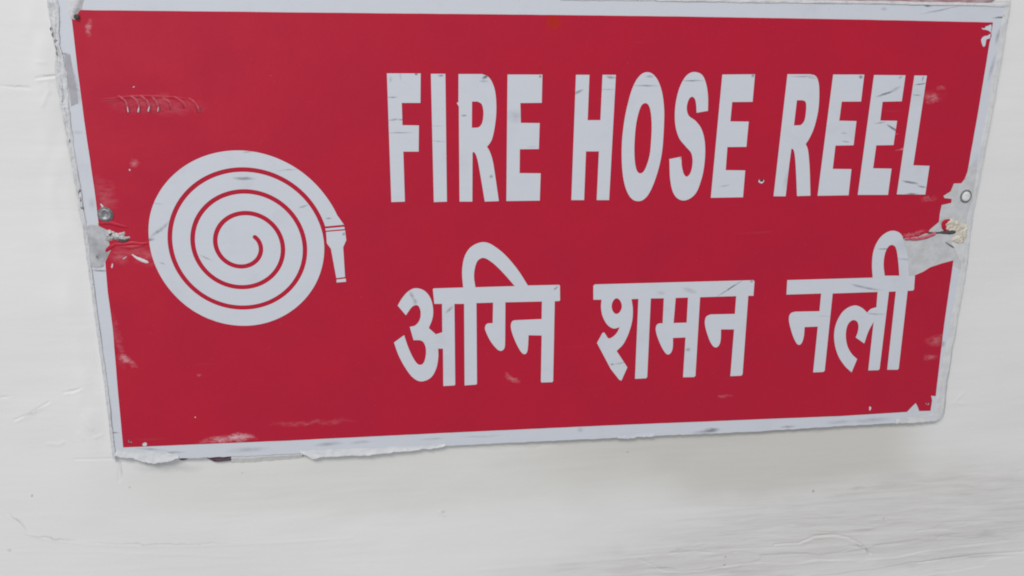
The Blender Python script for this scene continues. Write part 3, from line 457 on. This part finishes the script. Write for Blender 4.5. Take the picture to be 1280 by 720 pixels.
def resample(pts, n):
    P = np.array([p[:2] for p in pts], float); s = np.r_[0, np.cumsum(np.hypot(*np.diff(P, axis=0).T))]
    t = np.linspace(0, s[-1], n); return np.stack([np.interp(t, s, P[:, 0]), np.interp(t, s, P[:, 1])], 1)
def fnoise(n, rng, oct=5, pers=.6, base=4):
    out = np.zeros(n); a = 1
    for o in range(oct):
        m_ = base * 2**o + 2; out += a * np.interp(np.linspace(0, m_ - 1, n), np.arange(m_), rng.uniform(-1, 1, m_)); a *= pers
    return out
def grid_mesh(name, X, Y, D, mat, parent, smooth=True):
    n, m_ = X.shape
    co = np.stack([X * MM, -D * MM, Y * MM], -1).reshape(-1, 3)
    i = np.arange(n * m_).reshape(n, m_)
    f = np.stack([i[:-1, :-1], i[1:, :-1], i[1:, 1:], i[:-1, 1:]], -1).reshape(-1, 4)
    me = bpy.data.meshes.new(name); me.vertices.add(len(co)); me.vertices.foreach_set('co', co.ravel())
    me.loops.add(f.size); me.loops.foreach_set('vertex_index', f.ravel())
    me.polygons.add(len(f)); me.polygons.foreach_set('loop_start', np.arange(0, f.size, 4)); me.polygons.foreach_set('loop_total', np.full(len(f), 4))
    me.polygons.foreach_set('use_smooth', np.full(len(f), smooth)); me.update(calc_edges=True); me.validate()
    return link(name, me, mat, parent)
def ribbon(name, a, b, prof, n, m_, mat, parent, seed=1, edge=(.5, .5), lump=.4, wav=.0, base=6, along=None):
    """strip of paint from path a to path b; prof(t) gives the depth over the board's face"""
    rng = np.random.RandomState(seed); A, B = resample(a, n), resample(b, n)
    t = np.linspace(0, 1, m_)[None, :, None]
    dirn = B - A; L = np.hypot(*dirn.T)[:, None] + 1e-6; dirn = dirn / L
    k_ = np.ones(n) if along is None else np.interp(np.linspace(0, 1, n), *along)
    A = A + dirn * (fnoise(n, rng, base=base * 4) * edge[0] * k_)[:, None]; B = B + dirn * (fnoise(n, rng, base=base * 4) * edge[1] * k_)[:, None]
    P = A[:, None] * (1 - t) + B[:, None] * t
    tt = t[..., 0]
    D = np.repeat(prof(tt), n, 0)
    lum = np.stack([fnoise(n, rng, base=base * 3) for _ in range(m_)], 1)
    D = D + lum * lump * k_[:, None] * np.sin(np.pi * np.clip(tt, 0, 1)) + (fnoise(n, rng, base=base) * wav)[:, None] * tt
    return grid_mesh(name, P[..., 0], P[..., 1], D, mat, parent)
def inside(p, poly):
    x, y = p; c = False; n = len(poly)
    for i in range(n):
        x1, y1 = poly[i]; x2, y2 = poly[i - 1]
        if (y1 > y) != (y2 > y) and x < (x2 - x1) * (y - y1) / (y2 - y1) + x1: c = not c
    return c
def edge_dist(p, poly):
    P = np.array(poly); Q = np.roll(P, -1, 0); d = Q - P
    t = np.clip(((np.array(p) - P) * d).sum(1) / ((d * d).sum(1) + 1e-9), 0, 1)
    return np.hypot(*(P + d * t[:, None] - p).T).min()
def blob(name, poly, d0, height, fall, mat, parent, step=.8, rough=.3, seed=3, smooth=True, jag=0.0, curl=False):
    """a lump or flake with its own outline: domed, rough on top, skirt down to d0"""
    rng = random.Random(seed)
    pl = [tuple(v) for v in smooth_path([(p[0], p[1], 1) for p in poly], True, 4)]
    if jag: pl = [(x + rng.uniform(-jag, jag), y + rng.uniform(-jag, jag)) for x, y in pl]
    xs = [p[0] for p in pl]; ys = [p[1] for p in pl]; pts = list(pl)
    x = min(xs)
    while x < max(xs):
        y = min(ys)
        while y < max(ys):
            p = (x + rng.uniform(-.3, .3) * step, y + rng.uniform(-.3, .3) * step)
            if inside(p, pl) and edge_dist(p, pl) > .25 * step: pts.append(p)
            y += step
        x += step
    n = len(pl)
    vs, es, fs, _, _, _ = delaunay_2d_cdt([Vector(p) for p in pts], [], [list(range(n))], 1, 1e-5)
    co = []
    for v in vs:
        e = edge_dist((v.x, v.y), pl); q = min(1, e / fall); q = q * q * (3 - 2 * q)
        co.append(W3(v.x, v.y, d0 + height * q + rng.uniform(-1, 1) * rough * (q if not curl else 1)))
    me = bpy.data.meshes.new(name); me.from_pydata(co, [], [tuple(f) for f in fs]); me.update()
    bm = bmesh.new(); bm.from_mesh(me); bmesh.ops.recalc_face_normals(bm, faces=bm.faces)
    if bm.faces and sum(f.normal.y for f in bm.faces) > 0: bmesh.ops.reverse_faces(bm, faces=bm.faces)
    bm.to_mesh(me); bm.free()
    for f in me.polygons: f.use_smooth = smooth
    return link(name, me, mat, parent)
def lathe(name, c, prof, mat, parent, n=28, wob=0.0, seed=1, sx=1.0, sy=1.0):
    rng = random.Random(seed); bm = bmesh.new(); rings = []
    for r, d in prof:
        if r == 0: rings.append([bm.verts.new(W3(c[0], c[1], d))] * n)
        else: rings.append([bm.verts.new(W3(c[0] + math.cos(6.2832 * i / n) * r * sx * (1 + rng.uniform(-wob, wob)), c[1] + math.sin(6.2832 * i / n) * r * sy * (1 + rng.uniform(-wob, wob)), d)) for i in range(n)])
    for a, b in zip(rings, rings[1:]):
        for i in range(n):
            q = []
            for v in (a[i], a[(i + 1) % n], b[(i + 1) % n], b[i]):
                if v not in q: q.append(v)
            if len(q) > 2: bm.faces.new(q)
    bmesh.ops.recalc_face_normals(bm, faces=bm.faces)
    me = bpy.data.meshes.new(name); bm.to_mesh(me); bm.free()
    for f in me.polygons: f.use_smooth = True
    return link(name, me, mat, parent)
def ridge(name, pts, w, h, d0, mat, parent, k=8, taper=True, skew=0.0):
    """a raised crease along a path, half round, tapering to its ends"""
    P = resample([tuple(v) for v in smooth_path([(p[0], p[1], 1) for p in pts], False, 5)], k * len(pts)); n = len(P)
    T = np.gradient(P, axis=0); T /= np.hypot(*T.T)[:, None] + 1e-9; Nn = np.stack([-T[:, 1], T[:, 0]], 1)
    s = np.linspace(0, 1, n); tp = np.sin(np.pi * s)**.6 if taper else np.ones(n)
    a = np.linspace(-1, 1, 7)[None, :]
    X = P[:, :1] + Nn[:, :1] * a * w * (.25 + .75 * tp[:, None]); Y = P[:, 1:] + Nn[:, 1:] * a * w * (.25 + .75 * tp[:, None])
    aa = np.clip(a + skew * (1 - a * a), -1, 1)
    D = d0 + h * tp[:, None] * np.cos(aa * np.pi / 2)**1.0
    D[:, 0] -= .12; D[:, -1] -= .12
    return grid_mesh(name, X, Y, D, mat, parent)

# ------------------------------------------------------------------ the wall: brushed, patched plaster as a real relief
WALL_D = -3.3                               # wall surface behind the board's face, mm
rng = np.random.RandomState(7)
def axis(lo, hi, step, far0, far1):
    mid = np.arange(lo, hi, step); g = np.geomspace(4, 170, 26)
    l = lo - np.cumsum(g); r = mid[-1] + np.cumsum(g)
    return np.r_[l[l > far0 - 90][::-1], mid, r[r < far1 + 90]]
gx = axis(-390, 415, .8, -1500, 1500); gy = axis(-285, 175, .65, -1150, 1300)
GX, GY = np.meshgrid(gx, gy, indexing='ij')
def vnoise(X, Y, sx, sy, seed):
    r = np.random.RandomState(seed); T = r.uniform(-1, 1, (512, 512))
    x, y = X / sx + 1000.3, Y / sy + 1000.7
    ix, iy = np.floor(x).astype(int), np.floor(y).astype(int); fx, fy = x - ix, y - iy
    fx = fx * fx * fx * (fx * (fx * 6 - 15) + 10); fy = fy * fy * fy * (fy * (fy * 6 - 15) + 10)
    g = lambda a, b: T[a % 512, b % 512]
    return (g(ix, iy) * (1 - fx) + g(ix + 1, iy) * fx) * (1 - fy) + (g(ix, iy + 1) * (1 - fx) + g(ix + 1, iy + 1) * fx) * fy
Hh = .9 * vnoise(GX, GY, 210, 150, 1) + .42 * vnoise(GX, GY, 75, 48, 2) + .16 * vnoise(GX, GY, 26, 15, 3)
wx, wy = GX + 6 * vnoise(GX, GY, 60, 60, 8), GY + 5 * vnoise(GX, GY, 90, 50, 9)
brush = .07 * vnoise(wx, wy, 80, 8.5, 4) + .04 * vnoise(wx, wy, 42, 3.6, 5) + .022 * vnoise(wx, wy, 18, 1.9, 6) + .016 * vnoise(wx, wy, 3, 2.4, 10)
brush *= .55 + .75 * np.clip(.5 + vnoise(GX, GY, 130, 40, 41), 0, 1.5)
brush += .05 * vnoise(GX, GY, 7, 6, 42) * np.clip(vnoise(GX, GY, 60, 50, 43) + .2, 0, 1)
def soft(cx, cy, rx, ry): return np.exp(-(((GX - cx) / rx)**2 + ((GY - cy) / ry)**2))
amt = .55 + .9 * soft(280, -250, 230, 50) + .3 * soft(0, -230, 420, 40)
Hh += brush * amt
# thick flaking coat low on the right: ragged terraces
ter = vnoise(wx, wy, 110, 9, 21) + .5 * vnoise(wx, wy, 40, 4, 22)
Hh += .22 * np.tanh((ter + .35 * vnoise(wx, wy, 14, 2.5, 23)) * 22) * soft(270, -262, 190, 26)
def near(path):
    P = np.array(path); x0, x1 = P[:, 0].min() - 9, P[:, 0].max() + 9; y0, y1 = P[:, 1].min() - 9, P[:, 1].max() + 9
    i0, i1 = np.searchsorted(gx, (x0, x1)); j0, j1 = np.searchsorted(gy, (y0, y1))
    X, Y = wx[i0:i1, j0:j1] * .12 + GX[i0:i1, j0:j1] * .88, wy[i0:i1, j0:j1] * .12 + GY[i0:i1, j0:j1] * .88
    d = np.full(X.shape, 1e9)
    for a, b in zip(P[:-1], P[1:]):
        e = b - a; t = np.clip(((X - a[0]) * e[0] + (Y - a[1]) * e[1]) / (e @ e), 0, 1)
        d = np.minimum(d, np.hypot(X - a[0] - e[0] * t, Y - a[1] - e[1] * t))
    return (slice(i0, i1), slice(j0, j1)), d
for item in WALL_LINES['groove']:
    sl, d = near(item[:-1]); Hh[sl] += item[-1] * 1.0 * np.exp(-(d / .62)**2)
for item in WALL_LINES['ridge']:
    sl, d = near(item[:-1]); Hh[sl] += item[-1] * .7 * np.exp(-(d / 1.15)**2)
# behind the board the wall is flat and bare; paint has built up round it on the left
inb = np.clip((300 - np.abs(GX)) / 4, 0, 1) * np.clip((149 - np.abs(GY)) / 4, 0, 1)
Hh = np.clip(Hh - Hh[len(gx) // 2, len(gy) // 2], -1.6, 1.6) * (1 - inb) - .15 * inb
Hh += .9 * np.exp(-((GX + 311) / 7)**2) * np.clip((165 - np.abs(GY)) / 20, 0, 1) * (.6 + .5 * vnoise(GX, GY, 9, 14, 31))
wall = grid_mesh('wall', GX, GY, WALL_D + Hh, WALLP, None)
wall.location = (0, 0, Z0)
wall['kind'] = 'structure'

# ------------------------------------------------------------------ the sign: white board, red film, cut lettering
def jitter(pts, amp, step, seed):
    r = random.Random(seed); out = []
    n = len(pts)
    for i in range(n):
        a, b = Vector(pts[i][:2]), Vector(pts[(i + 1) % n][:2]); k = max(1, int((b - a).length / step)); nv = Vector((-(b - a).y, (b - a).x)).normalized() if (b - a).length else Vector((0, 0))
        for q in range(k): out.append(a.lerp(b, q / k) + nv * r.uniform(-amp, amp))
    return out
sheet('board', [jitter(BOARD, .28, 3.0, 5)] + BOARD_HOLES, -3.1, 0.0, WHITE, sign, .25)
film_loops = [jitter(FILM[0], .05, 6.0, 2)] + [smooth_path([(p[0], p[1], 1) for p in h], True, 3) for h in FILM[1:]]
sheet('red_film', film_loops, 0.0, 0.22, RED, sign, .04)
TOP0, TOP1 = 0.22, 0.42
WORD = (('FIRE', ('F', 'I', 'R', 'E')), ('HOSE', ('H', 'O', 'S', 'E2')), ('REEL', ('R2', 'E3', 'E4', 'L')))
for wname, keys in WORD:
    for kx in keys:
        o = sheet('letter', [smooth_path(lp) for lp in GLYPHS[kx]], TOP0, TOP1, WHITE, sign, .05)
        o['label'] = 'white capital letter %s of the word %s' % (kx[0], wname)
for kx, tx in (('agni', 'first'), ('shaman', 'second'), ('nali', 'third')):
    o = sheet('hindi_word', [smooth_path(lp) for lp in GLYPHS[kx]], TOP0, TOP1, WHITE, sign, .05)
    o['label'] = 'white %s word of the Hindi line' % tx
# coiled hose: an Archimedean spiral cut out of a disc, hose end and nozzle on the right
CX, CY = -201.33, -3.01
def pol(th, r): return (CX + r * math.cos(th), CY + r * math.sin(th))
def gr(th): return 10.316 - 2.2153 * th - .00055 * th * th
HALF = 1.42
OUT = [(3, 50.3), (-20, 50.8), (-50, 52.0), (-85, 53.8), (-120, 54.9), (-150, 55.7), (-180, 57.5), (-205, 59.4), (-235, 60.2), (-270, 60.4), (-300, 60.4), (-326, 61.1), (-344, 62.4)]
oa = np.array(OUT, float)
def out_r(deg):
    i = int(np.clip(np.searchsorted(-oa[:, 0], -deg) - 1, 0, len(oa) - 2)); t = (deg - oa[i, 0]) / (oa[i + 1, 0] - oa[i, 0])
    sl = lambda j: (oa[min(j + 1, len(oa) - 1), 1] - oa[max(j - 1, 0), 1]) / (oa[min(j + 1, len(oa) - 1), 0] - oa[max(j - 1, 0), 0])
    hstep = oa[i + 1, 0] - oa[i, 0]
    return oa[i, 1] * (2*t**3 - 3*t*t + 1) + sl(i) * hstep * (t**3 - 2*t*t + t) + oa[i + 1, 1] * (3*t*t - 2*t**3) + sl(i + 1) * hstep * (t**3 - t*t)
TH0, TH1 = .62, -18.69
loop = []
for q in range(0, 161):                                   # outer edge, from where the groove leaves the disc round to the hose end
    dg = 3 - 345.5 * q / 160; loop.append(pol(math.radians(dg), out_r(dg)))
loop += [tuple(HOSE_END[1][:2]), tuple(HOSE_END[0][:2])]
for q in range(0, 361):                                   # outer flank of the groove, inwards
    th = TH1 + .12 + (TH0 - TH1 - .12) * q / 360; loop.append(pol(th, gr(th) + HALF))
for q in range(1, 6):                                     # round inner end
    a = TH0 + math.pi * q / 6; cxx, cyy = pol(TH0, gr(TH0)); loop.append((cxx + HALF * math.cos(TH0 + math.pi * q / 6), cyy + HALF * math.sin(TH0 + math.pi * q / 6)))
for q in range(0, 361):                                   # inner flank, outwards
    th = TH0 + (TH1 - .02 - TH0) * q / 360; loop.append(pol(th, gr(th) - HALF))
emblem = sheet('hose_coil', [loop], TOP0, TOP1, WHITE, sign, .03)
emblem['label'] = 'white coiled hose pictogram'
noz = sheet('nozzle', [NOZZLE['body']], TOP0, TOP1, WHITE, emblem, .03)
sheet('nozzle_ring', [NOZZLE['ring']], TOP0, TOP1, WHITE, emblem, .03)
sheet('nozzle_tip', [NOZZLE['tip']], TOP0, TOP1, WHITE, emblem, .03)

# screws, and holes filled dark for their shade
s = SCREWS['left']
sc = lathe('screw', s, [(4.7, .2), (4.7, .55), (4.4, .75), (3.9, .8)], GRIME, sign, 30, .03)
sc['label'] = 'bare metal screw with a grimy rim'
lathe('screw_head', s, [(3.9, .8), (3.8, 1.25), (3.2, 1.6), (2.4, 1.55), (2.2, 1.25), (0, 1.2)], METAL, sc, 30, .02, 4)
s = SCREWS['right']
sc = lathe('screw', s, [(4.5, -.05), (4.5, .45), (4.1, .75), (3.4, .7)], GRIME, sign, 30, .03, 7, .93, 1.03)
sc['label'] = 'screw painted over in white'
lathe('screw_head', s, [(3.35, .6), (3.25, 1.1), (2.7, 1.4), (1.2, 1.47), (0, 1.45)], PAINTED, sc, 30, .012, 4, .93, 1.03)
for k, lp in enumerate(BOARD_HOLES):
    c = np.mean([p[:2] for p in lp], 0); r = .5 * np.ptp([p[0] for p in lp])
    lathe('hole_shade_plug', c, [(r * 1.3, -2.9), (r * 1.02, -.12), (r * .5, -.05), (0, -.3)], DARK, sign, 14)  # dark plug gives each hole the shade of its depth

# wear on the film: gouges and creases with painted shade and highlights, torn places
for k, p in enumerate(DENTS):
    st = 1.0 if k < 4 else .7
    g = ridge('gouge', p, 1.5, .8 * st, .2, RED, sign, 7, True, .3)
    sh = lambda dx, dy: [(q[0] + dx, q[1] + dy) for q in p]
    ridge('shade_edge', sh(-.95, -.5)[1:], .5 * st, .35, .22, SHADE_RED, g, 7)  # shaded flank of the gouge, painted as a dark strip
    ridge('lit_edge', sh(.5, .15), .5 * st, .4 * st, .6 * st, PALE_RED, g, 7)  # highlight along the gouge, painted as a paler strip
    if k in (0, 1, 2, 3, 6):
        a_, b_ = np.array(p[-2][:2]), np.array(p[-1][:2])
        c_ = np.array(p[-3][:2])
        ridge('bare_lit_edge', [tuple(c_ * .3 + a_ * .7 + (.3, 0)), tuple(a_ + (.25, 0)), tuple(a_ * .4 + b_ * .6 + (.1, 0)), tuple(b_)], (.5, .62, .55, .4, 0, 0, .3)[k], .35, .5, PEEL if k != 6 else PALE_RED, g, 7)  # scraped white end, with its highlight painted in
        ridge('shade_edge', [tuple(a_ + (1.25, .2)), tuple(a_ * .4 + b_ * .6 + (1.1, 0)), tuple(b_ + (.7, -.3))], .45, .2, .22, GOUGE_SHADE, g, 6)  # painted shade to the right of the gouge end
g = ridge('gouge', DENT_LINE, 1.3, .45, .18, RED, sign, 8, True, -.3)
ridge('shade_edge', [(q[0], q[1] - .9) for q in DENT_LINE[:4]], .5, .1, .2, SHADE_RED, g, 8)
for p in CREASES:
    c_ = ridge('crease', p, 1.5, .6, .17, RED, sign, 8)
    ridge('shade_edge', [(q[0], q[1] - .75) for q in p], .35, .2, .2, SHADE_RED, c_, 8)  # shade under the crease, painted as a dark strip
sheet('tape_strip', [BLOBS['tape']], -.05, .09, TAPE, sign, .03)
o = sheet('peeled_area', [jitter(BLOBS['bare'], .1, 4, 3)], -.1, .06, BARE, sign, .02); o['label'] = 'greyish backing where the red film has torn away'
for k in range(9): blob('dirt', BLOBS['dirt%d' % k], .6, .5, .5, GRIME, wall, .7, .12, 20 + k, True, .15)
blob('plaster_smear', BLOBS['smear'], -.1, .45, 2.0, FILL, sign, 1.0, .07, 15)
o = blob('rubbed_patch', BLOBS['wornL'], -.03, .28, 1.0, GREYW, sign, 1.2, .08, 4); o['label'] = 'grey rubbed patch at the edge of the board'
o = blob('torn_film', BLOBS['tornL'], .1, 1.0, 1.6, TORN, sign, .7, .45, 5, False, .25); o['label'] = 'torn crumpled film beside the bare screw'
blob('gap', BLOBS['crackL'], .9, .5, .8, DARK, o, .8, .1, 3); blob('gap', BLOBS['crackL2'], .8, .7, .8, DARK, o, .8, .1, 3)
blob('film_curl', BLOBS['curl'], .15, .75, 1.2, PEEL, sign, .8, .1, 6)
o = blob('broken_plaster', BLOBS['plaster'], -.1, 1.0, 1.8, PLASTER, sign, 1.3, .5, 8, False, .45); o['label'] = 'crumbled cream plaster where the board is broken'
blob('film_chip', BLOBS['chip'], .5, .6, .8, RED, o, .8, .2, 9, False)
blob('gap', BLOBS['crack'], .3, .55, .8, DARK, sign, .8, .05, 9, True, .1); blob('gap', BLOBS['crack2'], .0, .35, .5, GRIME, sign, .7, .05, 9, True, .1)
ribbon('film_fold', FOLD[0], FOLD[1], lambda t: .22 + .9 * np.sin(np.pi * t * .9)**.8, 40, 9, PALE_RED, sign, 3, (.2, .3), .05)
o = blob('paint_blob', BLOBS['corner'], -.1, 2.2, 3.2, CRUST, sign, 1.2, .1, 11); o['label'] = 'lump of white paint over the corner'
c = np.mean([p[:2] for p in BOARD_HOLES[1]], 0); lathe('hole_shade_disc', c, [(1.5, .6), (1.4, 1.9), (.9, 2.15), (0, 2.1)], DARK, o, 14, .08)  # dark disc standing in for the shade of the corner hole
for kx, nn_ in (('a', 60), ('b', 120), ('c', 36), ('d', 44)):
    i_, o_ = FLAPS[kx]
    ribbon('paint_flap', i_, o_, lambda t, h_={'a': 1.25, 'b': 1.1, 'c': .5, 'd': .3}[kx]: .04 + h_ * t**1.6 - .15 * (t > .97), nn_, 9, {'c': WHITE, 'd': FILL}.get(kx, PEEL), sign, ord(kx), (.3, .4), .16, .3)

# paint that has set round the board's edges, on the wall
ribbon('paint_crust', *RIBBONS['left'], lambda t: WALL_D + .4 + (3.3 + .25) * np.clip(t / .22, 0, 1)**.7 - .35 * np.clip((t - .85) / .15, 0, 1), 620, 15, CRUST, wall, 2, (.45, .5), .7, .25, 16, ((0, .2, .3, .42, .5, .62, 1), (1, 1, .55, .5, .75, .35, .35)))['kind'] = 'structure'
ribbon('paint_crust', *RIBBONS['top'], lambda t: WALL_D + .3 + 3.5 * np.clip(t / .5, 0, 1)**.8 - .3 * np.clip((t - .85) / .15, 0, 1), 260, 11, CRUST, wall, 5, (.3, .25), .3, .1, 10)['kind'] = 'structure'
ribbon('paint_fillet', *RIBBONS['right'], lambda t: WALL_D - .2 + 3.62 * (lambda q: q * q * (3 - 2 * q))(np.clip(t / .38, 0, 1)) - .12 * np.clip((t - .8) / .2, 0, 1)**2, 300, 15, FILL, wall, 6, (.5, .4), .12, .05, 8)['kind'] = 'structure'
ribbon('paint_fillet', *RIBBONS['bottom'], lambda t: WALL_D - .1 + 2.6 * np.clip(t / .6, 0, 1)**1.2, 60, 9, WALLP, wall, 9, (.3, .1), .2)['kind'] = 'structure'
blob('old_paint_patch', BLOBS['maroon'], WALL_D + .2, .6, 1.0, MAROON, wall, 2.2, .1, 12)
blob('chipped_paint', BLOBS['cavity'], WALL_D + 1.2, .7, .8, PLUM, wall, .9, .1, 13)
blob('chipped_paint', BLOBS['cavity2'], WALL_D + 1.2, .5, .8, PLUM, wall, .9, .1, 14)
for o in wall.children:
    if 'kind' in o: del o['kind']
